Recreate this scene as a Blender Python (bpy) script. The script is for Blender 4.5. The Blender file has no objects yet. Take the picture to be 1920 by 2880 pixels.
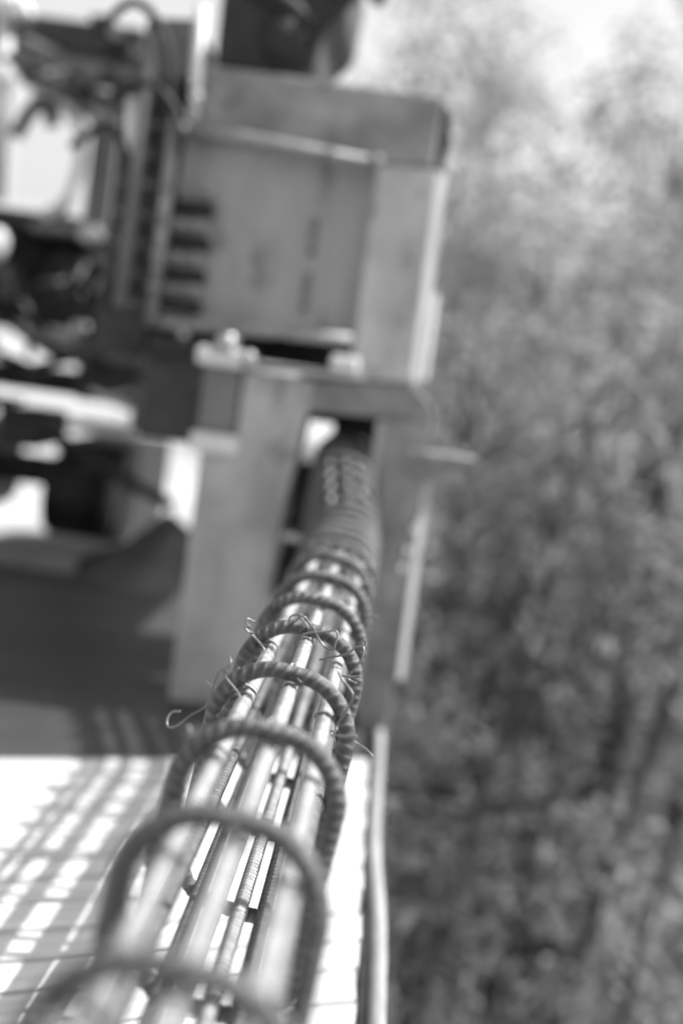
import bpy, math, random
import numpy as np
from mathutils import Vector, Matrix
random.seed(7); rng = np.random.default_rng(7)
S = bpy.context.scene; COL = S.collection
rad = math.radians

# ------------------------------------------------------------------ camera
cam = bpy.data.cameras.new('camera'); cam_o = bpy.data.objects.new('camera', cam); COL.objects.link(cam_o)
S.camera = cam_o
H = 0.95
yaw, pit, rol = rad(1.67), rad(5.48), rad(8.0)
fw = Vector((-math.sin(yaw)*math.cos(pit), math.cos(yaw)*math.cos(pit), -math.sin(pit)))
r0 = Vector((math.cos(yaw), math.sin(yaw), 0)); u0 = r0.cross(fw)
rt = r0*math.cos(rol) + u0*math.sin(rol); up = u0*math.cos(rol) - r0*math.sin(rol)
m = Matrix((rt, up, -fw)).transposed().to_4x4(); m.translation = (0, 0, H)
cam_o.matrix_world = m
cam.sensor_fit = 'VERTICAL'; cam.sensor_height = 36; cam.sensor_width = 24; cam.lens = 50
cam.clip_start = .05; cam.clip_end = 600
cam.dof.use_dof = True; cam.dof.focus_distance = 1.63; cam.dof.aperture_fstop = 1.65

# ------------------------------------------------------------------ sky, sun, exposure
SUN = Vector((.78, .22, 1.0)).normalized()          # towards the sun: from the right and behind the rig
el = math.asin(SUN.z); az = math.atan2(SUN.x, SUN.y)
wd = bpy.data.worlds.new('World'); S.world = wd; wd.use_nodes = True
nt = wd.node_tree; nt.nodes.clear()
sk = nt.nodes.new('ShaderNodeTexSky'); sk.sky_type = 'NISHITA'; sk.sun_disc = False
sk.sun_elevation = el; sk.sun_rotation = az; sk.dust_density = 3.0
bw = nt.nodes.new('ShaderNodeRGBToBW')               # black-and-white film
bg = nt.nodes.new('ShaderNodeBackground'); bg.inputs['Strength'].default_value = .15
out = nt.nodes.new('ShaderNodeOutputWorld')
nt.links.new(sk.outputs[0], bw.inputs[0]); nt.links.new(bw.outputs[0], bg.inputs[0]); nt.links.new(bg.outputs[0], out.inputs[0])
sl = bpy.data.lights.new('sun', 'SUN'); sl.energy = 4.2; sl.angle = rad(.53)
so = bpy.data.objects.new('sun', sl); COL.objects.link(so)
so.rotation_euler = SUN.to_track_quat('Z', 'Y').to_euler(); so.location = (3, 3, 6)
vs = S.view_settings; vs.view_transform = 'Standard'; vs.look = 'None'; vs.gamma = 1; vs.exposure = .95
vs.use_curve_mapping = False
S.render.engine = 'CYCLES'

# ------------------------------------------------------------------ materials (all neutral greys: monochrome photograph)
def mat_rib_tone(M, amt):  # valleys darker, rib tops lighter: rib shading put into colour along with wear
    n = M.node_tree; N = n.nodes; L = n.links; p = N['Principled BSDF']
    src = p.inputs['Base Color'].links[0].from_socket
    a = N.new('ShaderNodeAttribute'); a.attribute_name = 'rib'
    mr = N.new('ShaderNodeMapRange'); mr.inputs[3].default_value = 1-amt; mr.inputs[4].default_value = 1+amt*.55
    L.new(a.outputs['Fac'], mr.inputs[0])
    mx = N.new('ShaderNodeMix'); mx.data_type = 'RGBA'; mx.blend_type = 'MULTIPLY'; mx.inputs[0].default_value = 1
    L.new(src, mx.inputs[6]); L.new(mr.outputs[0], mx.inputs[7]); L.new(mx.outputs[2], p.inputs['Base Color'])
def mat(name, lo, hi, scale=8., rough=.6, metal=0., bump=.0, bscale=60., coords='Object', stretch=(1, 1, 1),
        spot=None, rnd=0., transl=0., detail=6.):
    M = bpy.data.materials.new(name); M.use_nodes = True; n = M.node_tree; N = n.nodes; L = n.links
    p = N['Principled BSDF']
    tc = N.new('ShaderNodeTexCoord'); mp = N.new('ShaderNodeMapping'); mp.inputs['Scale'].default_value = stretch
    L.new(tc.outputs[coords], mp.inputs[0])
    oi = N.new('ShaderNodeObjectInfo')
    ad = N.new('ShaderNodeVectorMath'); ad.operation = 'MULTIPLY_ADD'
    co = N.new('ShaderNodeCombineXYZ')
    for i in range(3): L.new(oi.outputs['Random'], co.inputs[i])
    ad.inputs[1].default_value = (37, 23, 51); L.new(co.outputs[0], ad.inputs[0]); L.new(mp.outputs[0], ad.inputs[2])
    ns = N.new('ShaderNodeTexNoise'); ns.inputs['Scale'].default_value = scale; ns.inputs['Detail'].default_value = detail
    ns.inputs['Roughness'].default_value = .62
    L.new(ad.outputs[0], ns.inputs['Vector'])
    cr = N.new('ShaderNodeValToRGB'); cr.color_ramp.elements[0].position = .32; cr.color_ramp.elements[1].position = .68
    cr.color_ramp.elements[0].color = (lo, lo, lo, 1); cr.color_ramp.elements[1].color = (hi, hi, hi, 1)
    L.new(ns.outputs[0], cr.inputs[0])
    colr = cr.outputs[0]
    if spot:                                          # (noise scale, threshold, grey value) stains / chips / rust
        n2 = N.new('ShaderNodeTexNoise'); n2.inputs['Scale'].default_value = spot[0]; n2.inputs['Detail'].default_value = 8
        n2.inputs['Roughness'].default_value = .7
        L.new(ad.outputs[0], n2.inputs['Vector'])
        c2 = N.new('ShaderNodeValToRGB'); c2.color_ramp.elements[0].position = spot[1]; c2.color_ramp.elements[1].position = spot[1]+.12
        L.new(n2.outputs[0], c2.inputs[0])
        mx = N.new('ShaderNodeMix'); mx.data_type = 'RGBA'
        L.new(c2.outputs[0], mx.inputs[0]); L.new(colr, mx.inputs[6]); mx.inputs[7].default_value = (spot[2],)*3+(1,)
        colr = mx.outputs[2]
    if rnd:
        mr = N.new('ShaderNodeMapRange'); mr.inputs[3].default_value = 1-rnd; mr.inputs[4].default_value = 1+rnd
        L.new(oi.outputs['Random'], mr.inputs[0])
        m2 = N.new('ShaderNodeMix'); m2.data_type = 'RGBA'; m2.blend_type = 'MULTIPLY'; m2.inputs[0].default_value = 1
        L.new(colr, m2.inputs[6]); L.new(mr.outputs[0], m2.inputs[7]); colr = m2.outputs[2]
    L.new(colr, p.inputs['Base Color'])
    p.inputs['Roughness'].default_value = rough; p.inputs['Metallic'].default_value = metal
    if bump:
        nb = N.new('ShaderNodeTexNoise'); nb.inputs['Scale'].default_value = bscale; nb.inputs['Detail'].default_value = 5
        L.new(ad.outputs[0], nb.inputs['Vector'])
        b = N.new('ShaderNodeBump'); b.inputs['Strength'].default_value = bump; b.inputs['Distance'].default_value = .004
        L.new(nb.outputs[0], b.inputs['Height']); L.new(b.outputs[0], p.inputs['Normal'])
    if transl:
        t = N.new('ShaderNodeBsdfTranslucent'); L.new(colr, t.inputs[0])
        ms = N.new('ShaderNodeMixShader'); ms.inputs[0].default_value = transl
        o = N['Material Output']
        L.new(p.outputs[0], ms.inputs[1]); L.new(t.outputs[0], ms.inputs[2]); L.new(ms.outputs[0], o.inputs[0])
    return M

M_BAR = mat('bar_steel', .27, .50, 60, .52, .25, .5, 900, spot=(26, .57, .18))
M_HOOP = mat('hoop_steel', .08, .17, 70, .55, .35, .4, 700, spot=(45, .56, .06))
mat_rib_tone(M_BAR, .45); mat_rib_tone(M_HOOP, .30)
M_WIRE = mat('wire_steel', .14, .24, 60, .4, .6)
M_PAINT = mat('weathered_paint', .27, .50, 7, .5, .0, .15, 40, stretch=(1, 1, .55), spot=(9, .56, .17))
M_PAINT2 = mat('dull_paint', .13, .32, 7, .5, .0, .15, 40, spot=(8, .55, .09))
M_EDGE = mat('edge_plate_paint', .22, .31, 6, .5, .0, .1, 40, spot=(8, .64, .22))
M_PANEL = mat('panel_paint', .26, .40, 5.0, .45, .0, .08, 40, stretch=(1, 1, .4), spot=(9, .55, .16))
M_DARK = mat('dark_machinery', .018, .05, 9, .5, .2, .2, 60)
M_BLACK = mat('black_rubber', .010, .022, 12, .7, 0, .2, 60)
M_PALE = mat('pale_paint', .55, .72, 5, .45, 0, .1, 50, spot=(9, .66, .3))
M_MID = mat('mid_grey_paint', .13, .20, 5, .5, 0, .1, 40)
M_STEELB = mat('bright_steel', .5, .65, 20, .28, .9, .1, 80)
M_WOOD = mat('deck_timber', .40, .60, 9, .75, 0, .5, 90, stretch=(.35, 6, 6), spot=(7, .63, .26), rnd=.10)
M_RAIL = mat('pale_pole_timber', .19, .29, 14, .75, 0, .4, 80, stretch=(1, .3, 1), spot=(12, .62, .24))
M_SHADE_PLATE = mat('plate_painted_shade', .03, .06, 2.5, .6, .2, .3, 30, spot=(6, .6, .16))  # dark tone stands for the rig's shadow over the planks
M_JOIST = mat('dark_timber', .08, .16, 12, .8, 0, .4, 60)
M_SOIL = mat('ground_gravel', .26, .42, 1.3, .95, 0, .8, 14, spot=(3, .58, .18))
M_SLOPE = mat('slope_soil', .18, .30, 1.6, .95, 0, .8, 10)
M_HEAP = mat('heap_soil', .05, .10, 4, .95, 0, .8, 20)
M_BARK = mat('bark', .03, .07, 14, .9, 0, .6, 40, stretch=(1, 1, .25))
M_LEAF = mat('leaf', .16, .34, 2.2, .5, 0, transl=.6, rnd=.2)
M_LEAFD = mat('leaf_undergrowth', .17, .34, 2.5, .55, 0, transl=.6, rnd=.25)
M_GLASS = bpy.data.materials.new('window_glass'); M_GLASS.use_nodes = True
_p = M_GLASS.node_tree.nodes['Principled BSDF']; _p.inputs['Transmission Weight'].default_value = 1.0
_p.inputs['Roughness'].default_value = .02; _p.inputs['IOR'].default_value = 1.02; _p.inputs['Base Color'].default_value = (.9, .9, .9, 1)

# ------------------------------------------------------------------ helpers
def link(name, me, parent=None, material=None, loc=(0, 0, 0)):
    o = bpy.data.objects.new(name, me); COL.objects.link(o); o.location = loc
    if material is not None and not me.materials: me.materials.append(material)
    if parent: o.parent = parent
    return o
def thing(name, label, cat, loc=(0, 0, 0), group=None):
    o = bpy.data.objects.new(name, None); COL.objects.link(o); o.location = loc; o.empty_display_size = .1
    return tag(o, label, cat, group)
def tag(o, label, cat, group=None):
    o['label'] = label; o['category'] = cat
    if group: o['group'] = group
    return o
def mesh(name, v, f, smooth=False):
    me = bpy.data.meshes.new(name); me.from_pydata([tuple(map(float, q)) for q in v], [], [tuple(int(i) for i in q) for q in f])
    if smooth: me.shade_smooth()
    me.update(); return me
def bev(o, w, seg=2):
    b = o.modifiers.new('bevel', 'BEVEL'); b.width = w; b.segments = seg; b.limit_method = 'ANGLE'; return o
def prism(name, poly, y0, y1, parent, material, bevel=.004):
    """polygon in x,z pushed from y0 to y1"""
    n = len(poly)
    off = parent_loc(parent)
    v = [(x-off[0], y0-off[1], z-off[2]) for x, z in poly] + [(x-off[0], y1-off[1], z-off[2]) for x, z in poly]
    A = sum(poly[i][0]*poly[(i+1) % n][1]-poly[(i+1) % n][0]*poly[i][1] for i in range(n))
    f = [list(range(n)), list(range(2*n-1, n-1, -1))] + [[i, i+n, (i+1) % n + n, (i+1) % n] for i in range(n)]
    if A < 0: f = [q[::-1] for q in f]
    o = link(name, mesh(name, v, f), parent, material)
    return bev(o, bevel) if bevel else o
def parent_loc(p):
    l = Vector((0, 0, 0))
    while p: l += p.location; p = p.parent
    return l
def box(name, x0, x1, y0, y1, z0, z1, parent, material, bevel=.004):
    return prism(name, [(x0, z0), (x1, z0), (x1, z1), (x0, z1)], y0, y1, parent, material, bevel)
def frames(P, closed=False):
    P = np.asarray(P, float); n = len(P)
    T = np.gradient(P, axis=0) if not closed else (np.roll(P, -1, 0)-np.roll(P, 1, 0))
    T /= np.linalg.norm(T, axis=1)[:, None]
    a = np.array([0, 0, 1.]) if abs(T[0][2]) < .9 else np.array([1., 0, 0])
    N = np.zeros_like(P); N[0] = a-T[0]*(a@T[0]); N[0] /= np.linalg.norm(N[0])
    for i in range(1, n):
        q = N[i-1]-T[i]*(N[i-1]@T[i]); N[i] = q/np.linalg.norm(q)
    return P, T, N, np.cross(T, N)
def sweep(P, rfun, seg=10, caps=True):
    """tube; rfun(arc length array, theta array) -> radius grid"""
    P, T, N, B = frames(P); n = len(P)
    s = np.concatenate([[0], np.cumsum(np.linalg.norm(np.diff(P, axis=0), axis=1))])
    th = np.linspace(0, 2*np.pi, seg, endpoint=False)
    r = rfun(s[:, None], th[None, :])*np.ones((n, seg))
    global LASTR; LASTR = ((r-r.min())/max(1e-9, r.max()-r.min())).reshape(-1)
    V = P[:, None, :]+r[..., None]*(np.cos(th)[None, :, None]*N[:, None, :]+np.sin(th)[None, :, None]*B[:, None, :])
    V = V.reshape(-1, 3)
    i = np.arange(n-1)[:, None]*seg; j = np.arange(seg)[None, :]; k = (j+1) % seg
    F = np.stack([i+j, i+k, i+seg+k, i+seg+j], -1).reshape(-1, 4).tolist()
    if caps: F += [list(range(seg))[::-1], list(range((n-1)*seg, n*seg))]
    return V, F
def rib_tone(me, vals):
    at = me.attributes.new('rib', 'FLOAT', 'POINT'); at.data.foreach_set('value', np.ascontiguousarray(vals, dtype=np.float32)); return me
def fast_mesh(name, V, F, smooth=True):
    me = bpy.data.meshes.new(name); me.from_pydata(V.tolist(), [], F)
    if smooth: me.shade_smooth()
    me.update(); return me
def tube(name, pts, r, parent, material, seg=10, smooth_n=0):
    off = np.array(parent_loc(parent)) if parent else 0
    P = np.asarray(pts, float)-off
    if smooth_n: P = spline(P, smooth_n)
    V, F = sweep(P, lambda s, t: r+0*s*t, seg)
    return link(name, fast_mesh(name, V, F), parent, material)
def spline(P, n):
    P = np.asarray(P, float); Q = np.vstack([2*P[0]-P[1], P, 2*P[-1]-P[-2]]); outp = []
    for i in range(1, len(Q)-2):
        for t in np.linspace(0, 1, n, endpoint=False):
            a, b, c, d = Q[i-1], Q[i], Q[i+1], Q[i+2]
            outp.append(.5*((2*b)+(c-a)*t+(2*a-5*b+4*c-d)*t*t+(3*b-a-3*c+d)*t**3))
    outp.append(P[-1]); return np.array(outp)
def copy_tree(o, parent=None):
    c = o.copy(); COL.objects.link(c); c.parent = parent
    for ch in o.children: copy_tree(ch, c)
    return c
def cyl_y(name, x, z, y0, y1, r, parent, material, seg=24):
    return tube(name, [(x, y0, z), (x, y0+.002, z), (x, y1-.002, z), (x, y1, z)], r, parent, material, seg)

# ------------------------------------------------------------------ ground
def edge_x(y): return .066-.012*(y-2.05)
def hgt(x, y):
    d = x-(.0+.03*max(0, y-5))
    if d < 0: h = -.062
    else:
        h = -.062-3.4*(1-math.exp(-d/.3))
        h += .25*max(0, d-4)+.04*max(0, y-16)
    h += .02*math.sin(3.1*x+1.7*y)*min(1, max(0, d)*2)
    if y > 5.3 and d < 0: h += .03*math.sin(2.2*x)*math.sin(1.4*y)*min(1, (y-5.3))
    return h
xs = np.unique(np.concatenate([np.linspace(-200, -8, 14), np.linspace(-8, -.2, 28), np.linspace(-.2, 6, 60), np.linspace(6, 60, 24)]))
ys = np.unique(np.concatenate([np.linspace(-30, -2, 8), np.linspace(-2, 20, 90), np.linspace(20, 400, 26)]))
gv = [(x, y, hgt(x, y)) for y in ys for x in xs]
nx = len(xs)
gf = [(j*nx+i, j*nx+i+1, (j+1)*nx+i+1, (j+1)*nx+i) for j in range(len(ys)-1) for i in range(nx-1)]
gme = mesh('ground', gv, gf, True); gme.materials.append(M_SOIL); gme.materials.append(M_SLOPE)
for p in gme.polygons:
    if p.center.x > .05+.03*max(0, p.center.y-5): p.material_index = 1
g = link('ground', gme); g['kind'] = 'structure'

# ------------------------------------------------------------------ timber deck: joists and single planks
deck = bpy.data.objects.new('deck', None); COL.objects.link(deck); deck['kind'] = 'structure'
PD = Vector((.875, .484, 0)); PN = Vector((-.484, .875, 0))      # plank direction and stacking direction
pw = .098
def plank_mesh(i):
    L = 3.6; nseg = 12; v = []; f = []
    w = pw/2-.0048-random.random()*.0022
    for k in range(nseg+1):
        t = k/nseg; x = -L*t
        dz = .0012*math.sin(5*t+i); dy = .0012*math.sin(7*t+2*i)
        if k == 0: dz -= .001
        for (yy, zz) in ((-w, -.032), (w, -.032), (w, -.003), (w-.004, 0), (-w+.004, 0), (-w, -.003)):
            v.append((x-(yy*.484/.875 if k == 0 else 0)*-1, yy+dy, zz+dz))
    for k in range(nseg):
        for j in range(6): f.append((k*6+j, k*6+(j+1) % 6, (k+1)*6+(j+1) % 6, (k+1)*6+j))
    f.append((5, 4, 3, 2, 1, 0)); f.append(tuple(nseg*6+j for j in range(6)))
    me = mesh('plank', v, f); me.materials.append(M_WOOD); return me
PM = [plank_mesh(i) for i in range(5)]
k = 0; y = -1.4
while y < 3.50:
    o = link('plank', PM[k % 5], deck)
    o.location = (edge_x(y)+random.uniform(-.003, .003), y, random.uniform(-.002, .0015))
    o.rotation_euler = (random.uniform(-.008, .008), 0, math.atan2(PD.y, PD.x)+random.uniform(-.002, .002))
    sc = random.uniform(.86, 1.14); o.scale = (1, sc, 1)
    o.location.y = y+pw/PN.y*sc/2
    y += pw/PN.y*sc+random.choice((0, 0, .002, .005)); k += 1
# added dark sheet under the rig, its cast shadow put into the colour
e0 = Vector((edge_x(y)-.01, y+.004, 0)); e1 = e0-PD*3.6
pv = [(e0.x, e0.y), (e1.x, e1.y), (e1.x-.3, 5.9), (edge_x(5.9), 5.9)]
o = link('shade_plate', mesh('shade_plate', [(a, b, -.055) for a, b in pv]+[(a, b, -.006) for a, b in pv], [(0, 1, 2, 3), (7, 6, 5, 4), (0, 4, 5, 1), (1, 5, 6, 2), (2, 6, 7, 3), (3, 7, 4, 0)]), None, M_SHADE_PLATE)
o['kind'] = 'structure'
for x in (-.02, -.9, -1.9, -2.9):
    box('joist', x-.03, x+.03, -1.0-(.5 if x < -.5 else 0), 3.2+x*.5, -.11, -.0345, deck, M_JOIST, .003)

# pale round pole lying along the edge of the deck
rp = []
for t in np.linspace(0, 1, 40):
    yy = 1.1+2.95*t
    rp.append((edge_x(yy)+.032+.006*math.sin(6.5*t)+.003*math.sin(17*t)-.012*max(0, t-.93)/.07, yy, -.012+.004*math.sin(9*t)))
o = link('edge_pole', fast_mesh('edge_pole', *sweep(rp, lambda s, t: 0.0138*(1+.06*np.sin(9*s+t)+.03*np.sin(41*s+2*t)), 14)), None, M_RAIL)
tag(o, 'pale round wooden pole lying along the outer edge of the deck', 'pole')
v_ = []
for yv in (.8, 4.3):
    for (xx, zz) in ((edge_x(yv)+.008, -.14), (edge_x(yv)+.043, -.14), (edge_x(yv)+.043, -.029), (edge_x(yv)+.008, -.029)): v_.append((xx, yv, zz))
ledge = bev(link('edge_beam', mesh('edge_beam', v_, [(0, 1, 2, 3), (7, 6, 5, 4), (0, 4, 5, 1), (1, 5, 6, 2), (2, 6, 7, 3), (3, 7, 4, 0)]), None, M_JOIST), .003)
tag(ledge, 'dark timber edge beam carrying the pole beside the deck planks', 'beam')

# ------------------------------------------------------------------ rebar cage
RO = .081; DH = .0172; DB = .0162
RC = RO-DH/2; RB = RC-DH/2-DB/2+.002
def sm(t): t = min(1, max(0, t)); return t*t*(3-2*t)
def axis(y): s = sm((y-3.2)/.85); return np.array([-.077-.058*s, y, .556+.145*s])
CL = Vector((-.077, 1.0, .556))
cage = thing('rebar_cage', 'long round steel rebar cage with ribbed bars, hoops and tie wires running into the rig', 'rebar cage', CL)

def rib(pitch, amp, rad0, lon, lead=.9, sharp=.5):
    def f(s, t):
        ph = (s+lead*rad0*np.abs(np.sin(t/1.0))*0+lead*rad0*np.cos(t))/pitch
        b = np.clip((np.cos(2*np.pi*ph)-(1-2*sharp))/(2*sharp), 0, 1)**.8
        cres = np.abs(np.sin(t))**.6
        lr = np.clip(1-np.abs(np.sin(t))/.22, 0, 1)
        return rad0+amp*b*cres+lon*lr
    return f
yy = np.concatenate([np.linspace(-.55, .6, 60, endpoint=False), np.arange(.6, 2.9, .0016), np.linspace(2.9, 4.22, 90)])
P = np.array([axis(v)-np.array(CL) for v in yy])
_rf = rib(.0104, .0017, DB/2-.001, .0009)
def bar_r(s, t):
    base = _rf(s, t); g_ = ((s > 1.15) & (s < 3.45))
    return np.where(g_, base, DB/2+0*base)
BV, BF = sweep(P, bar_r, 18)
bar_me = rib_tone(fast_mesh('longitudinal_bar', BV, BF), LASTR); bar_me.materials.append(M_BAR)
# a second version with coarser ribs turned a quarter round for the lower bars
_rf2 = rib(.0125, .0017, DB/2-.0012, .0014)
def bar_r2(s, t):
    base = _rf2(s, t+np.pi/2); g_ = ((s > 1.15) & (s < 3.45))
    return np.where(g_, base, DB/2+0*base)
BV2, BF2 = sweep(P, bar_r2, 18)
bar_me2 = rib_tone(fast_mesh('longitudinal_bar', BV2, BF2), LASTR); bar_me2.materials.append(M_BAR)
bar_me_shade = bar_me2.copy(); bar_me_shade.materials.clear(); bar_me_shade.materials.append(M_HOOP)  # same bar in darker steel: shade inside the cage put into colour
TILT = rad(5.5)                                        # the cage lies turned a little about its own axis
def loc2(u, v): return (u*math.cos(TILT)+v*math.sin(TILT), v*math.cos(TILT)-u*math.sin(TILT))
HV0, HV1, CRT, CRB = RC, -.195, .060, .050             # stirrup: top, bottom, corner radii
def stirrup_path(n):
    pts = []
    def arc(cx, cz, r, a0, a1):
        for t in np.linspace(rad(a0), rad(a1), 14): pts.append((cx+r*math.cos(t), cz+r*math.sin(t)))
    arc(RC-CRT, HV0-CRT, CRT, 88, 0); arc(RC-CRB, HV1+CRB, CRB, 0, -90)
    arc(-RC+CRB, HV1+CRB, CRB, -90, -180); arc(-RC+CRT, HV0-CRT, CRT, 180, 90)
    p = np.array(pts); p[:, 1] += np.where(p[:, 1] > 0, .004*(1-(p[:, 0]/RC)**2), 0)      # slightly crowned top
    p = np.vstack([p, p[:1]]); d_ = np.concatenate([[0], np.cumsum(np.linalg.norm(np.diff(p, axis=0), axis=1))])
    return p, d_
BARS = [(0, .0575, bar_me), (.0425, .037, bar_me), (-.0425, .037, bar_me), (.0545, -.05, bar_me_shade), (-.0545, -.094, bar_me_shade),
        (-.043, -.178, bar_me_shade), (.004, -.178, bar_me), (-.020, -.179, bar_me_shade), (-.0545, -.022, bar_me_shade), (.029, -.179, bar_me_shade), (.050, -.125, bar_me2)]
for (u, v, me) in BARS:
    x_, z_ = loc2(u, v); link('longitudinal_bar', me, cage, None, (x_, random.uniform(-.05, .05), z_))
for (u, v, me) in ((-.022, -.150, bar_me_shade),):                      # loose starter bars inside
    x_, z_ = loc2(u, v); link('inner_bar', me, cage, None, (x_, .02, z_))
def hoop_mesh(start, wob):
    p, d_ = stirrup_path(1); L = d_[-1]; n = 640
    q_ = np.linspace(start*L, start*L+L*1.10, n); u = np.interp(q_ % L, d_, p[:, 0]); v = np.interp(q_ % L, d_, p[:, 1])
    lap = np.linspace(-1, 1, n)
    tw = wob*np.sin(2*np.pi*q_/L)
    Pp = np.stack([u*math.cos(TILT)+v*math.sin(TILT), .0092*lap+tw*4, v*math.cos(TILT)-u*math.sin(TILT)+tw], 1)
    k_ = np.array([.25, .5, .25])
    for _ in range(6): Pp[1:-1] = .25*Pp[:-2]+.5*Pp[1:-1]+.25*Pp[2:]
    V, F = sweep(Pp, rib(.0112, .0018, DH/2-.0010, .0013, .4, .38), 16)
    me = rib_tone(fast_mesh('hoop', V, F), LASTR); me.materials.append(M_HOOP); return me
HM = [hoop_mesh(.72, .0012), hoop_mesh(.80, -.0010), hoop_mesh(.66, .0006), hoop_mesh(.75, -.0016)]
HY = [.20, .46, .715, .970, 1.231, 1.481, 1.749, 1.985, 2.23, 2.47, 2.66, 2.80]
d = .12; q = 2.92
while q < 4.2: HY.append(q); q += d*random.uniform(.8, 1.2); d = max(.078, d*.95)
for i, v in enumerate(HY):
    c = axis(v); e = .01
    sl_ = (axis(v+e)-axis(v-e))/(2*e)
    o = link('hoop', HM[i % 4], cage, None, tuple(c-np.array(CL)))
    o.rotation_euler = (math.atan(sl_[2])+random.uniform(-.05, .05), random.uniform(-.03, .03), random.uniform(-.06, .06))

# tie wires: a double wrap round bar and hoop, a twist and loose tails
WR = .00125
def tie(yh, uv, ang, seed, tail=.03):
    r_ = random.Random(seed); c = axis(yh)-np.array(CL); t = rad(ang)
    er = np.array([math.sin(t), 0, math.cos(t)]); et = np.array([math.cos(t), 0, -math.sin(t)]); ey = np.array([0, 1., 0])
    x_, z_ = loc2(*uv); ctr = c+np.array([x_, 0, z_])+er*(DB/2-.001)
    pts = []
    wrap = DB/2+.0009; hw = DH/2+.0015
    for kk in range(2):
        s = .0022*kk
        pts += [ctr+et*hw*1.15+ey*(-hw-s)+er*.002, ctr+et*.2*hw+ey*(-hw-s-.004)-er*(-.002), ctr-et*wrap*.9+ey*(-hw-.004-s)-er*DB*.35,
                ctr-et*wrap*.7+ey*(.0)-er*(DB*.95), ctr+et*wrap*.7+ey*hw-er*DB*.9, ctr+et*wrap+ey*(hw+.003+s)-er*DB*.3,
                ctr+et*.3*wrap+ey*(hw+s)+er*hw*.9, ctr-et*.3*wrap+ey*(.2*hw)+er*(DH+.003), ctr-et*wrap*.6-ey*hw+er*hw]
    e0 = pts[-1]
    dirn = er*r_.uniform(.3, 1)+et*r_.uniform(-1, 1)+ey*r_.uniform(-.8, .3)
    for q_ in range(1, 5):
        dirn = dirn+np.array([r_.uniform(-.5, .5) for _ in range(3)]); dirn /= np.linalg.norm(dirn)
        e0 = e0+dirn*tail/4*(1+r_.uniform(-.2, .6)); pts.append(e0)
    V, F = sweep(spline(pts, 5), lambda s, t_: WR+0*s*t_, 6)
    return link('tie_wire', fast_mesh('tie_wire', V, F), cage, M_WIRE)
sd = 0
for yh in HY[2:12]:
    for a, uv in ((5, (0, .0575)), (54, (.0425, .037)), (-44, (-.0425, .037)), (96, (.0545, -.05))):
        sd += 1
        if (yh, a) in ((1.749, 5),) or random.Random(sd+90).random() < .25: continue
        tie(yh, uv, a+random.uniform(-2, 2), sd, .012+.022*random.Random(sd).random())
# the long loose tails at the two hoops in focus (x, z at y)
TW = [
 (1.712, .004, [(-.095, .643), (-.094, .649), (-.088, .653), (-.077, .653), (-.072, .648), (-.064, .639), (-.056, .627), (-.048, .619), (-.041, .617), (-.036, .619), (-.035, .626), (-.034, .636), (-.038, .64), (-.051, .637), (-.065, .635), (-.078, .63), (-.084, .623), (-.083, .614)]),
 (1.735, .003, [(-.088, .640), (-.083, .650), (-.081, .647), (-.075, .639), (-.069, .631), (-.064, .622), (-.064, .611)]),
 (1.725, .006, [(-.137, .634), (-.146, .638), (-.147, .633), (-.141, .627), (-.149, .625), (-.137, .616), (-.127, .609), (-.12, .602), (-.119, .592)]),
 (1.45, .006, [(-.137, .645), (-.134, .64), (-.138, .633), (-.145, .629), (-.149, .616), (-.154, .59), (-.169, .577), (-.18, .566), (-.19, .564), (-.192, .571), (-.188, .577), (-.18, .579)]),
 (1.455, .004, [(-.145, .630), (-.138, .629), (-.14, .623), (-.124, .607), (-.119, .599), (-.116, .591)]),
 (1.72, .004, [(-.052, .600), (-.04, .605), (-.026, .61), (-.015, .617), (-.01, .623), (.001, .624), (.001, .629), (-.001, .633)]),
 (1.705, .006, [(-.012, .624), (-.001, .627), (0, .617), (-.004, .606), (-.013, .59), (-.013, .584), (-.002, .58)]),
 (1.45, .006, [(-.023, .645), (-.017, .637), (-.008, .63), (-.004, .624), (-.006, .614), (-.012, .599), (-.016, .589), (-.016, .583)]),
 (1.40, .001, [(-.020, .591), (-.005, .592), (.006, .594)]),
 (1.60, .001, [(-.020, .610), (-.008, .611), (.001, .613)]),
]
for yv, wob, pp in TW:
    r_ = random.Random(len(pp)); a0 = r_.random()*6
    pts = [(x, yv+wob*math.sin(a0+1.1*i), z) for i, (x, z) in enumerate(pp)]
    P3 = spline(np.array(pts)-np.array(CL), 7)
    V, F = sweep(P3, lambda s, t_: WR*1.05+0*s*t_, 7)
    link('tie_wire', fast_mesh('tie_wire', V, F), cage, M_WIRE)

# trestle carrying the near end of the cage
tr = thing('trestle', 'low timber trestle under the near end of the rebar cage', 'trestle', (-.077, -.25, 0))
box('top_beam', -.40, .045, -.29, -.21, .27, .349, tr, M_RAIL, .004)
for sx in (-.36, .005):
    prism('leg', [(sx-.03, .006), (sx+.03, .006), (sx+.03, .27), (sx-.03, .27)], -.28, -.22, tr, M_RAIL, .003)
box('foot_beam', -.42, .062, -.30, -.20, .002, .005, tr, M_RAIL, 0)

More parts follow.
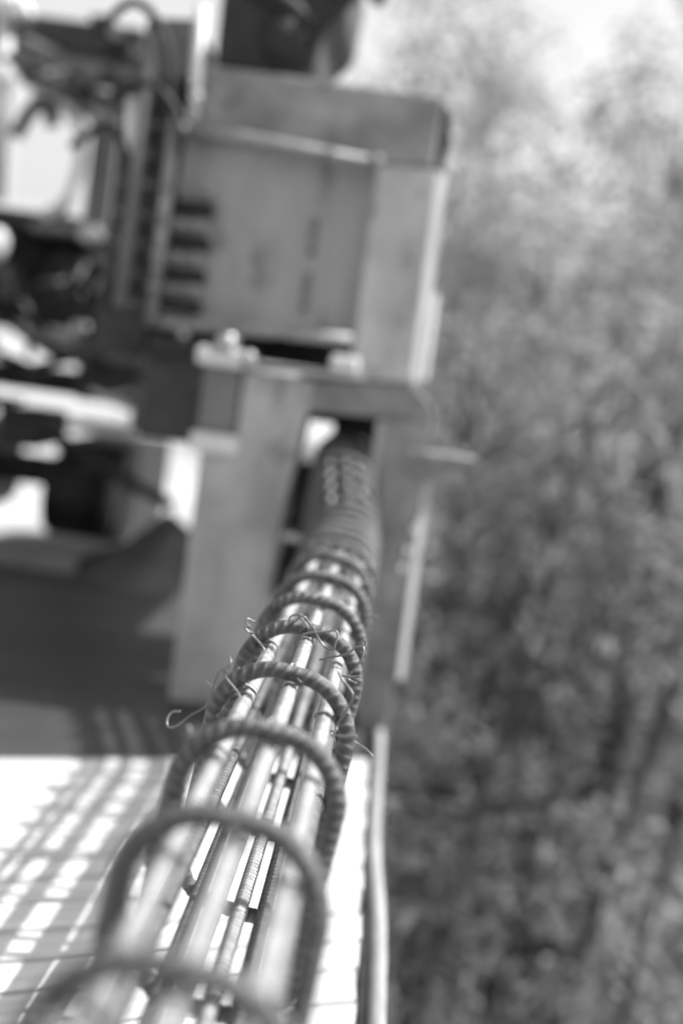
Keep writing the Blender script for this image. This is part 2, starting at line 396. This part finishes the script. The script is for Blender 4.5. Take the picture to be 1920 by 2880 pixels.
# ------------------------------------------------------------------ drilling rig with portal (front of the machine)
rig = thing('drilling_rig', 'tall weathered grey steel rig with a portal opening that the rebar cage runs into', 'rig', (-.3, 4.2, 0))
bm_ = prism('upper_beam', [(-.700, 1.748), (.003, 1.748), (.003, 1.550), (-.700, 1.550)], 4.03, 4.55, rig, M_PAINT2, .012)
prism('end_cap', [(.002, 1.745), (.002, 1.552), (.026, 1.575), (.040, 1.64), (.026, 1.715)], 4.07, 4.5, rig, M_DARK, .004)
panel = box('recessed_panel', -.715, -.150, 4.13, 4.16, 1.03, 1.55, rig, M_PANEL, .002)
for zc in (1.346, 1.186):
    box('slot_cover', -.323, -.299, 4.122, 4.131, zc-.040, zc+.036, panel, M_MID, .004)
    cyl_y('bolt', -.310, zc-.062, 4.117, 4.131, .009, panel, M_DARK, 12)
col_ = prism('side_column', [(-.152, 1.549), (.010, 1.549), (.018, .950), (-.151, .950)], 4.05, 4.40, rig, M_PAINT, .005)
for dz in (1.48, 1.30, 1.12):
    cyl_y('bolt', -.02, dz, 4.042, 4.051, .009, col_, M_PAINT2, 10)
def strip(name, x0t, x0b, zt, zb, y0, dx, dy, parent, material):
    """slanting corner plate facing right"""
    off = parent_loc(parent)
    v = []
    for (xx, zz) in ((x0t, zt), (x0b, zb)):
        for (a, b) in ((0, 0), (dx, dy), (dx-.012, dy+.008), (-.008, .010)): v.append((xx+a-off.x, y0+b-off.y, zz-off.z))
    f = [(0, 1, 2, 3), (7, 6, 5, 4), (0, 4, 5, 1), (1, 5, 6, 2), (2, 6, 7, 3), (3, 7, 4, 0)]
    return link(name, mesh(name, v, f), parent, material)
strip('corner_plate', .0135, .0215, 1.545, .955, 4.052, .030, .075, rig, M_EDGE)
strip('guide_rail', .058, .060, 1.22, .97, 4.16, .014, .05, rig, M_PAINT)
tube('top_handrail', [(-.722, 3.99, 1.565), (-.5, 3.99, 1.556), (-.148, 3.99, 1.536)], .0165, rig, M_PAINT2, 14)
for x in (-.70, -.28, -.155):
    tube('rail_bracket', [(x, 3.995, 1.545), (x, 4.035, 1.552)], .012, rig, M_PAINT, 8)
    cyl_y('bolt_head', x, 1.556 if x < -.5 else 1.540, 3.965, 3.99, .019, rig, M_PAINT2, 12)
tube('bottom_handrail', [(-.722, 3.99, 1.020), (-.372, 3.99, 1.037)], .016, rig, M_PAINT2, 14)
tube('bottom_handrail', [(-.335, 3.99, 1.040), (-.155, 3.99, 1.049)], .016, rig, M_PAINT2, 14)
tube('ladder_post', [(-.722, 3.985, 1.60), (-.719, 3.985, 1.37), (-.717, 3.985, 1.005)], .0175, rig, M_PAINT2, 12)
for z in (1.392, 1.298, 1.204, 1.118):
    rg = tube('rung', [(-.735, 3.99, z), (-.610, 3.99, z+.008)], .012, rig, M_MID, 10)
    cyl_y('rung_cap', -.612, z+.008, 3.972, 3.992, .0145, rg, M_PAINT2, 16)
    cyl_y('rung_cap', -.719, z+.001, 3.955, 3.972, .017, rg, M_PAINT2, 12)
    box('rung_gap_shade', -.735, -.60, 4.03, 4.12, z-.058, z-.018, rig, M_BLACK, .004)  # black box between rungs: shadow of the gap put into colour
box('side_case', -.90, -.745, 4.12, 4.7, .92, 1.68, rig, M_DARK, .01)
for z in np.arange(1.06, 1.60, .085):
    box('case_rib', -.885, -.775, 4.105, 4.119, z, z+.018, rig, M_MID, .003)
tube('side_pillar', [(-.815, 4.0, 1.83), (-.812, 4.0, 1.05)], .020, rig, M_MID, 12)
tube('bright_cylinder', [(-.848, 4.02, 1.63), (-.838, 4.02, 1.475)], .021, rig, M_PALE, 16)
prism('fuel_tank', [(-.860, 1.87), (-.715, 1.885), (-.705, 1.715), (-.850, 1.69)], 4.10, 4.5, rig, M_MID, .015)
tube('exhaust_stack', [(-.679, 4.02, 1.56), (-.684, 4.02, 1.70), (-.694, 4.02, 1.90)], .0175, rig, M_PALE, 16)
cyl_y('clamp', -.681, 1.65, 3.995, 4.03, .024, rig, M_STEELB, 14)
hood = prism('engine_hood', [(-.655, 1.755), (-.385, 1.752), (-.365, 1.80), (-.36, 1.88), (-.30, 1.95), (-.29, 2.14), (-.665, 2.14)], 4.12, 4.75, rig, M_DARK, .02)
cyl_y('air_filter', -.47, 1.86, 4.06, 4.115, .07, hood, M_BLACK, 24)
tube('intake_pipe', [(-.62, 4.08, 2.1), (-.56, 4.08, 1.99), (-.47, 4.08, 1.95), (-.40, 4.08, 1.90)], .028, hood, M_BLACK, 12, 5)
box('rear_shade_body', -.70, -.01, 4.56, 6.6, .955, 1.80, rig, M_DARK, .01)  # unseen rear body, made deeper and taller to shade the ground at left
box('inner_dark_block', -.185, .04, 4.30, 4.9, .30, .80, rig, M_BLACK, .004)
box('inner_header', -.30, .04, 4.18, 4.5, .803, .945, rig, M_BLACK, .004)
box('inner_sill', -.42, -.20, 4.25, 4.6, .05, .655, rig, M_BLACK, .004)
box('under_case', -.72, -.46, 3.99, 4.6, .70, .99, rig, M_DARK, .01)
# portal
leg = prism('portal_leg', [(-.424, .925), (-.232, .925), (-.240, .837), (-.264, .604), (-.288, .332), (-.285, -.0055), (-.515, -.0055), (-.515, .690), (-.424, .690)], 3.85, 4.10, rig, M_PAINT, .006)
box('side_foot', -.545, -.412, 3.82, 3.849, .690, .745, rig, M_PALE, .006)
box('side_block', -.535, -.43, 3.86, 4.0, .7, .93, rig, M_MID, .006)
lint = prism('lintel', [(-.233, .9275), (.029, .950), (.089, .902), (.100, .858), (-.049, .847), (-.242, .838)], 3.853, 4.09, rig, M_PAINT2, .006)
prism('top_flange', [(-.44, .926), (-.12, .940), (.03, .957), (.03, .972), (-.13, .958), (-.44, .942)], 3.80, 4.04, rig, M_PAINT, .003)
box('pad', -.553, -.425, 3.79, 3.90, .925, .975, rig, M_PALE, .012)
cyl_y('hose_coupling', -.475, .993, 3.77, 3.88, .026, rig, M_STEELB, 16)
cyl_y('hose_coupling', -.415, .960, 3.78, 3.86, .019, rig, M_STEELB, 16)
box('latch_block', -.196, -.120, 3.79, 3.86, .958, 1.000, rig, M_PALE, .010)
rl = prism('portal_leg', [(-.047, .845), (.098, .856), (.090, .695), (.100, -.5), (.022, -.5), (-.004, .479)], 3.85, 4.10, rig, M_PAINT2, .005)
strip('corner_plate', .094, .1025, .69, .14, 3.852, .022, .055, rig, M_EDGE)
box('inner_edge', -.052, -.030, 3.835, 3.849, .50, .842, rig, M_PAINT, .003)
bk = box('side_bracket', .040, .228, 3.80, 3.93, .752, .776, rig, M_PAINT2, .004)
box('bracket_web', .055, .200, 3.84, 3.86, .695, .751, bk, M_PAINT2, .003)
for (x, z) in ((.083, .56), (.075, .50), (.068, .45)):
    cyl_y('bolt_head', x, z, 3.832, 3.851, .011, rl, M_STEELB, 12)
tube('support_roller', [(-.27, 4.02, .476), (-.269, 4.02, .476), (-.01, 4.02, .476)], .018, rig, M_STEELB, 14)
# hydraulic hoses draped round the upper left of the rig
HOSES = [[(-.90, 3.98, 1.62), (-.80, 3.95, 1.66), (-.72, 3.95, 1.60), (-.69, 3.96, 1.50)],
         [(-1.0, 4.1, 1.80), (-.88, 4.0, 1.88), (-.78, 3.98, 1.80), (-.74, 3.98, 1.62), (-.76, 4.0, 1.48)],
         [(-1.05, 4.2, 1.50), (-.92, 4.05, 1.55), (-.84, 4.0, 1.45), (-.83, 4.0, 1.25), (-.86, 4.05, 1.05)],
         [(-.95, 4.1, 1.95), (-.75, 4.0, 1.98), (-.62, 4.0, 2.03), (-.50, 4.0, 2.12)],
         [(-.40, 4.1, 1.86), (-.33, 4.05, 1.93), (-.27, 4.05, 2.0), (-.25, 4.1, 2.1)],
         [(-.36, 4.1, 2.0), (-.27, 4.05, 2.03), (-.21, 4.05, 1.98), (-.19, 4.1, 2.1)],
         [(-.80, 3.97, .98), (-.70, 3.93, .93), (-.60, 3.9, .95), (-.52, 3.88, .985)]]
for h_ in HOSES: tube('hydraulic_hose', h_, .0125, rig, M_BLACK, 10, 10)

# ------------------------------------------------------------------ tracked excavator behind on the left
ex = thing('tracked_excavator', 'dark tracked excavator with glazed cab and hoses behind the rig', 'excavator', (-1.6, 6.6, -.05))
cab = box('cab_roof', -1.95, -1.24, 5.95, 7.1, 2.09, 2.24, ex, M_DARK, .03)
tube('cab_arch', [(-1.90, 5.97, 2.12), (-1.76, 5.95, 2.12), (-1.61, 5.95, 2.08), (-1.48, 5.95, 2.0), (-1.32, 5.95, 1.87)], .030, ex, M_MID, 10, 6)
box('window_head', -1.64, -1.29, 5.93, 6.0, 1.855, 1.915, ex, M_PALE, .012)
sp = box('side_panel', -1.415, -1.305, 5.96, 7.0, 1.40, 1.85, ex, M_MID, .01)
tube('cab_pillar', [(-1.240, 5.9, 2.05), (-1.238, 5.9, 1.88), (-1.223, 5.9, 1.1)], .028, ex, M_MID, 10)
tube('cab_pillar', [(-1.48, 5.95, 1.86), (-1.455, 5.95, 1.70), (-1.46, 5.95, 1.55), (-1.50, 5.95, 1.42)], .016, ex, M_PALE, 10, 4)
tube('cab_pillar', [(-1.515, 6.6, 1.86), (-1.51, 6.6, 1.45)], .007, ex, M_DARK, 8)
box('window_pane', -1.74, -1.50, 6.05, 6.056, 1.50, 1.86, ex, M_GLASS, 0)
box('cab_sill', -1.95, -1.36, 5.93, 7.0, 1.36, 1.44, ex, M_DARK, .02)
tube('cab_arch', [(-1.66, 5.9, 1.90), (-1.54, 5.9, 1.88), (-1.455, 5.9, 1.80), (-1.435, 5.9, 1.66), (-1.47, 5.9, 1.50), (-1.56, 5.9, 1.42)], .026, ex, M_PALE, 12, 6)
tube('mirror_arm', [(-1.70, 5.85, 1.72), (-1.64, 5.84, 1.84), (-1.58, 5.84, 1.86), (-1.55, 5.85, 1.78)], .03, ex, M_DARK, 10, 5)
box('chassis_rail', -1.95, -1.02, 5.98, 6.9, .70, .79, ex, M_BLACK, .02)
box('fuel_box', -1.66, -1.46, 5.9, 6.4, .46, .62, ex, M_DARK, .03)
box('side_step', -1.98, -1.62, 5.60, 6.12, 1.14, 1.188, ex, M_DARK, .006)
tube('grab_bar', [(-1.60, 5.88, 1.372), (-1.31, 5.88, 1.374)], .022, ex, M_MID, 12)
cyl_y('work_lamp', -1.34, 1.372, 5.80, 5.90, .042, ex, M_PALE, 18)
box('engine_body', -1.98, -1.20, 6.1, 7.6, .98, 1.33, ex, M_DARK, .04)
tube('step_bar', [(-1.56, 5.92, .945), (-1.35, 5.9, .905), (-1.10, 5.9, .878)], .032, ex, M_MID, 12)
tube('step_post', [(-1.077, 5.9, .92), (-1.077, 5.9, .60)], .020, ex, M_MID, 10)
box('hydraulic_tank', -1.36, -1.10, 5.96, 6.4, .69, .86, ex, M_DARK, .02)
box('foot_plate', -1.345, -1.08, 5.86, 6.15, .565, .60, ex, M_PALE, .008)
for (a, b) in ((-1.43, .02), (-2.2, .02)):
    t_ = []
    for k in range(28):
        an = 2*math.pi*k/28
        t_.append((6.75+.62*max(-1, min(1, 1.35*math.cos(an))), .285+.215*max(-1, min(1, 1.25*math.sin(an)))))
    n = len(t_); off = parent_loc(ex)
    v = [(a-off.x, y-off.y, z-off.z) for y, z in t_]+[(a+.29-off.x, y-off.y, z-off.z) for y, z in t_]
    f = [list(range(n)), list(range(2*n-1, n-1, -1))]+[[i, i+n, (i+1) % n+n, (i+1) % n] for i in range(n)]
    crawler = link('crawler_track', mesh('crawler_track', v, f), ex, M_BLACK)
    for k in range(10):
        zz = .09+.04*k
        box('track_shoe', a-.01, a+.30, 6.105, 6.129, zz, zz+.026, crawler, M_BLACK, .003)
tube('boom_cylinder', [(-1.80, 5.6, .735), (-1.39, 5.6, .585), (-1.12, 5.6, .455), (-.83, 5.6, .345)], .024, ex, M_BLACK, 12, 4)
tube('winch_drum', [(-1.37, 5.9, .29), (-1.369, 5.9, .29), (-1.14, 5.9, .29)], .125, ex, M_BLACK, 24)
for x in (-1.385, -1.26, -1.135): tube('drum_flange', [(x-.008, 5.9, .29), (x+.008, 5.9, .29)], .155, ex, M_BLACK, 24)
tube('axle', [(-1.9, 6.4, .33), (-1.14, 6.4, .33)], .07, ex, M_BLACK, 14)
for k in range(9):
    r_ = random.Random(k)
    x0 = -1.75+.07*k
    pts = [(x0, 5.95+r_.uniform(-.1, .05), 1.95+r_.uniform(-.05, .1)), (x0+r_.uniform(.0, .15), 5.9, 1.98+r_.uniform(-.1, .15)),
           (x0+r_.uniform(.1, .3), 5.88, 1.92+r_.uniform(-.05, .1)), (x0+r_.uniform(.25, .42), 5.95, 1.86+r_.uniform(-.1, .06))]
    tube('hydraulic_hose', pts, .016, ex, M_BLACK if k % 3 else M_MID, 8, 6)
for k in range(7):
    r_ = random.Random(k+40)
    x0 = -1.72+.08*k
    pts = [(x0, 6.05, 1.30+r_.uniform(-.1, .05)), (x0+r_.uniform(-.1, .1), 5.92, 1.15), (x0+r_.uniform(-.05, .15), 5.9, .98), (x0+r_.uniform(-.1, .2), 6.05, .85)]
    tube('hydraulic_hose', pts, .019, ex, M_BLACK if k % 2 else M_DARK, 8, 6)

tube('mast_pole', [(-1.752, 5.86, 1.46), (-1.772, 5.86, 1.8), (-1.83, 5.86, 2.5)], .037, ex, M_PALE, 18)
tube('lamp_arm', [(-1.80, 5.86, 2.22), (-1.75, 5.86, 2.26), (-1.70, 5.86, 2.20)], .024, ex, M_PALE, 10, 4)

for k in range(30):
    r_ = random.Random(k+300); x = r_.uniform(-1.78, -1.02); z = r_.choice((r_.uniform(.62, 1.0), r_.uniform(.95, 1.4), r_.uniform(1.85, 2.2))); yv = r_.uniform(5.62, 5.9)
    mt = r_.choice((M_PALE, M_MID, M_DARK, M_BLACK, M_STEELB, M_DARK)); kind = r_.random()
    if kind < .4: cyl_y('coupling', x, z, yv, yv+r_.uniform(.08, .5), r_.uniform(.018, .04), ex, mt, 12)
    elif kind < .7:
        a = r_.uniform(-.3, .3); l = r_.uniform(.1, .25); tube('pipe', [(x-l/2, yv, z-a*l), (x, yv, z), (x+l/2, yv+.1, z+a*l)], r_.uniform(.010, .022), ex, mt, 10)
    else: box('valve_block', x-r_.uniform(.03, .07), x+.04, yv, yv+.3, z-r_.uniform(.02, .05), z+.03, ex, mt, .006)
def sack(name, label, x, y, z, sx, sy, sz, seed, material, cat, parent=None):
    r_ = np.random.default_rng(seed); v = []; f = []; n, mth = 14, 9
    for i in range(mth):
        ph = -math.pi/2+math.pi*i/(mth-1)
        for j in range(n):
            t = 2*math.pi*j/n
            cx, sx_ = math.cos(t), math.sin(t); cp = math.cos(ph)
            g_ = 1+.06*math.sin(3*t+seed)+.05*r_.normal()*(.3 if i in (0, mth-1) else 1)
            v.append((sx*np.sign(cx)*abs(cx)**.6*abs(cp)**.55*g_, sy*np.sign(sx_)*abs(sx_)**.6*abs(cp)**.55*g_, sz*(.5+.5*np.sign(math.sin(ph))*abs(math.sin(ph))**.8)))
    for i in range(mth-1):
        for j in range(n): f.append((i*n+j, i*n+(j+1) % n, (i+1)*n+(j+1) % n, (i+1)*n+j))
    me = mesh(name, v, f, True); o = link(name, me, None, material, (x, y, z))
    return tag(o, label, cat)
# heap of soil and pale timber on the ground at the left
vm = []; fm = []; n = 24
for i in range(9):
    rr = i/8
    for j in range(n):
        t = 2*math.pi*j/n; e = 1+.15*math.sin(3*t+1)+.08*math.sin(7*t)
        vm.append((.50*rr*e*math.cos(t), .55*rr*e*math.sin(t), .30*(1-rr)**1.1*(1+.1*math.sin(5*t+i))-.02*rr))
for i in range(8):
    for j in range(n): fm.append((i*n+j, i*n+(j+1) % n, (i+1)*n+(j+1) % n, (i+1)*n+j))
o = link('soil_heap', mesh('soil_heap', vm, fm, True), None, M_HEAP, (-.90, 6.0, -.055)); tag(o, 'grey heap of loose soil beside the foot of the rig', 'soil heap')
o = box('timber_beam', -2.1, -1.22, 5.70, 5.78, -.056, .05, None, M_RAIL, .006); tag(o, 'pale timber beam lying on the ground before the excavator track', 'timber beam')
sack('white_sack', 'bright white sack lying on the excavator step at the far left edge', -1.77, 5.72, 1.19, .13, .10, .16, 3, M_PALE, 'sack')

# ------------------------------------------------------------------ trees and shrubs
def crown_mesh(name, R, Hh, n, leaf, seed, clumps, mt, squash=1., zlo=0.):
    r_ = np.random.default_rng(seed)
    cc = r_.normal(size=(clumps, 3)); cc /= np.linalg.norm(cc, axis=1)[:, None]
    cc *= (r_.random(clumps)**.45)[:, None]; cc[:, 0] *= R*.85; cc[:, 1] *= R*.85; cc[:, 2] *= Hh*.48
    sz = R*(.16+.24*r_.random(clumps))
    w = sz**2; idx = r_.choice(clumps, n, p=w/w.sum())
    d_ = r_.normal(size=(n, 3)); d_ /= np.linalg.norm(d_, axis=1)[:, None]
    c = cc[idx]+d_*(sz[idx]*(.35+.75*r_.random(n)))[:, None]
    c[:, 2] += Hh*.5+zlo
    a = r_.normal(size=(n, 3)); a /= np.linalg.norm(a, axis=1)[:, None]
    b = r_.normal(size=(n, 3)); b -= a*(a*b).sum(1)[:, None]; b /= np.linalg.norm(b, axis=1)[:, None]
    l = leaf*(.6+.8*r_.random(n))[:, None]
    V = np.stack([c-a*l, c+b*l*.45, c+a*l, c-b*l*.45], 1).reshape(-1, 3)
    F = np.arange(4*n).reshape(n, 4).tolist()
    me = fast_mesh(name, V, F, False); me.materials.append(mt); return me, cc+np.array([0, 0, Hh*.5+zlo])
def trunk_mesh(Hh, r0_, lean, seed, targets, nb=7):
    r_ = np.random.default_rng(seed); VV = []; FF = []
    def add(P, ra, rb, seg):
        V, F = sweep(P, lambda s, t: (ra+(rb-ra)*s/s.max())*(1+.05*np.sin(3*t+9*s)), seg)
        o_ = sum(len(q_) for q_ in VV); VV.append(V); FF.extend([[i+o_ for i in f_] for f_ in F])
    zs = np.linspace(-.15, Hh, 9)
    T = np.stack([lean[0]*zs+.05*np.sin(zs*1.3+seed), lean[1]*zs+.05*np.cos(zs*1.1+seed), zs], 1)
    add(spline(T, 3), r0_, r0_*.22, 8)
    for i in range(min(nb, len(targets))):
        t = targets[i]; z0 = max(.2*Hh, min(t[2]-.25, Hh*.85)); k_ = (z0+.15)/(Hh+.15)*8
        i0 = int(min(7, k_)); b0 = T[i0]+(T[i0+1]-T[i0])*(k_-i0)
        mid = (b0+t)/2+np.array([0, 0, .12])
        add(spline([b0, mid, t], 4), r0_*.36, r0_*.08, 6)
    return fast_mesh('trunk', np.vstack(VV), FF)
TV = []
for i in range(4):
    Hc = [3.4, 3.0, 3.8, 2.8][i]; z0 = [1.3, 1.0, 1.5, .8][i]
    cm, cc = crown_mesh('crown', [1.0, 1.15, .95, 1.2][i], Hc, [2900, 2000, 2700, 1700][i], .042, 20+i, 46, M_LEAF, zlo=z0)
    tm = trunk_mesh(z0+Hc*.75, [.055, .05, .06, .045][i], [(.10, 0), (.16, .02), (.06, 0), (.14, -.03)][i], 60+i, cc, 12)
    tm.materials.append(M_BARK); TV.append((tm, cm))
SV = []
for i in range(3):
    cm, cc = crown_mesh('foliage', [.55, .65, .5][i], [.9, .8, 1.1][i], 1500, .032, 40+i, 22, M_LEAFD, zlo=.05)
    tm = trunk_mesh([.7, .6, .9][i], .018, (.12, .05), 80+i, cc, 9); tm.materials.append(M_BARK); SV.append((tm, cm))

TREES = [(1.45, 8.6, 2, 1.05), (2.05, 9.4, 1, 1.1), (.85, 9.8, 0, 1.2), (1.5, 10.9, 3, 1.3), (2.6, 11.2, 2, 1.35), (.75, 12.3, 1, 1.4), (2.0, 12.8, 0, 1.5),
         (3.1, 13.4, 3, 1.5), (1.25, 14.2, 2, 1.5), (2.5, 15.0, 1, 1.6), (3.8, 15.6, 0, 1.6), (.45, 15.9, 3, 1.55), (1.6, 16.8, 0, 1.65),
         (2.9, 17.6, 2, 1.7), (4.3, 18.2, 1, 1.75), (.9, 18.8, 1, 1.7), (2.1, 19.8, 3, 1.8), (3.6, 20.6, 0, 1.8), (5.0, 21.2, 2, 1.85), (.1, 20.0, 0, 1.6), (4.1, 19.4, 2, 1.8), (3.5, 18.0, 1, 2.0)]
TREE_LABELS = ['nearest slim leafy tree on the slope just right of the rig', 'slim leafy tree at the right edge nearest the deck']
for i, (x, y, k, s) in enumerate(TREES):
    t = thing('tree', 'leafy tree in the sunlit wood on the slope behind the rig', 'tree', (x, y, hgt(x, y)), 'trees on the slope at the right')
    t.rotation_euler = (0, 0, random.uniform(0, 6.28)*(0 if i < 2 else 1)); s *= .98 if i < 2 else (.93 if y < 15 else 1.03); t.scale = (s, s, s*random.uniform(.92, 1.08))
    link('trunk', TV[k][0], t); link('crown', TV[k][1], t)
    if i < 2: t['label'] = TREE_LABELS[i]; del t['group']
SAP = []
for i in range(2):
    cm, cc = crown_mesh('crown', .55, 1.5, 700, .045, 140+i, 16, M_LEAF, zlo=2.6)
    cc = cc+np.array([.6, 0, 0]); cm.transform(Matrix.Translation((.6, 0, 0)))
    tm = trunk_mesh(3.7, .055, (.16, .03), 160+i, cc, 8); tm.materials.append(M_BARK); SAP.append((tm, cm))
for i, (x, y, s, rz) in enumerate([(.80, 8.3, 1.0, .1), (1.15, 8.6, 1.1, -.2), (.98, 9.0, 1.15, .3), (1.55, 8.9, 1.2, 0), (1.38, 9.3, 1.25, .2), (.55, 9.0, 1.1, .1), (1.9, 9.2, 1.2, -.1), (1.75, 8.4, 1.0, .25), (1.32, 6.5, .8, .1), (1.12, 6.9, .85, -.15), (.72, 6.3, .75, .2), (.5, 6.8, .8, .1)]):
    t = thing('sapling', 'slim leaning sapling with a bare dark stem in the wood at the right', 'tree', (x, y, hgt(x, y)-.05), 'leaning saplings below the deck edge')
    t.rotation_euler = (0, 0, rz); t.scale = (s, s, s) if i < 8 else (s*.9, s*.9, s*1.3); link('trunk', SAP[i % 2][0], t); link('crown', SAP[i % 2][1], t)
n = 0
for y in np.arange(6.8, 13.0, .75):
    lo = .32+.03*max(0, y-5); hi = .25*y+.2
    for x in np.arange(lo, hi, .6):
        xx = x+random.uniform(-.15, .15); yv = y+random.uniform(-.25, .25); k = n % 3; n += 1
        s = random.uniform(1.2, 2.1)
        t = thing('shrub', 'leafy shrub in the dense undergrowth below the deck edge', 'shrub', (xx, yv, hgt(xx, yv)-.02), 'undergrowth shrubs on the slope')
        t.rotation_euler = (0, 0, random.uniform(0, 6.28)); t.scale = (s, s, s)
        link('stem', SV[k][0], t); link('foliage', SV[k][1], t)
print('shrubs', n)
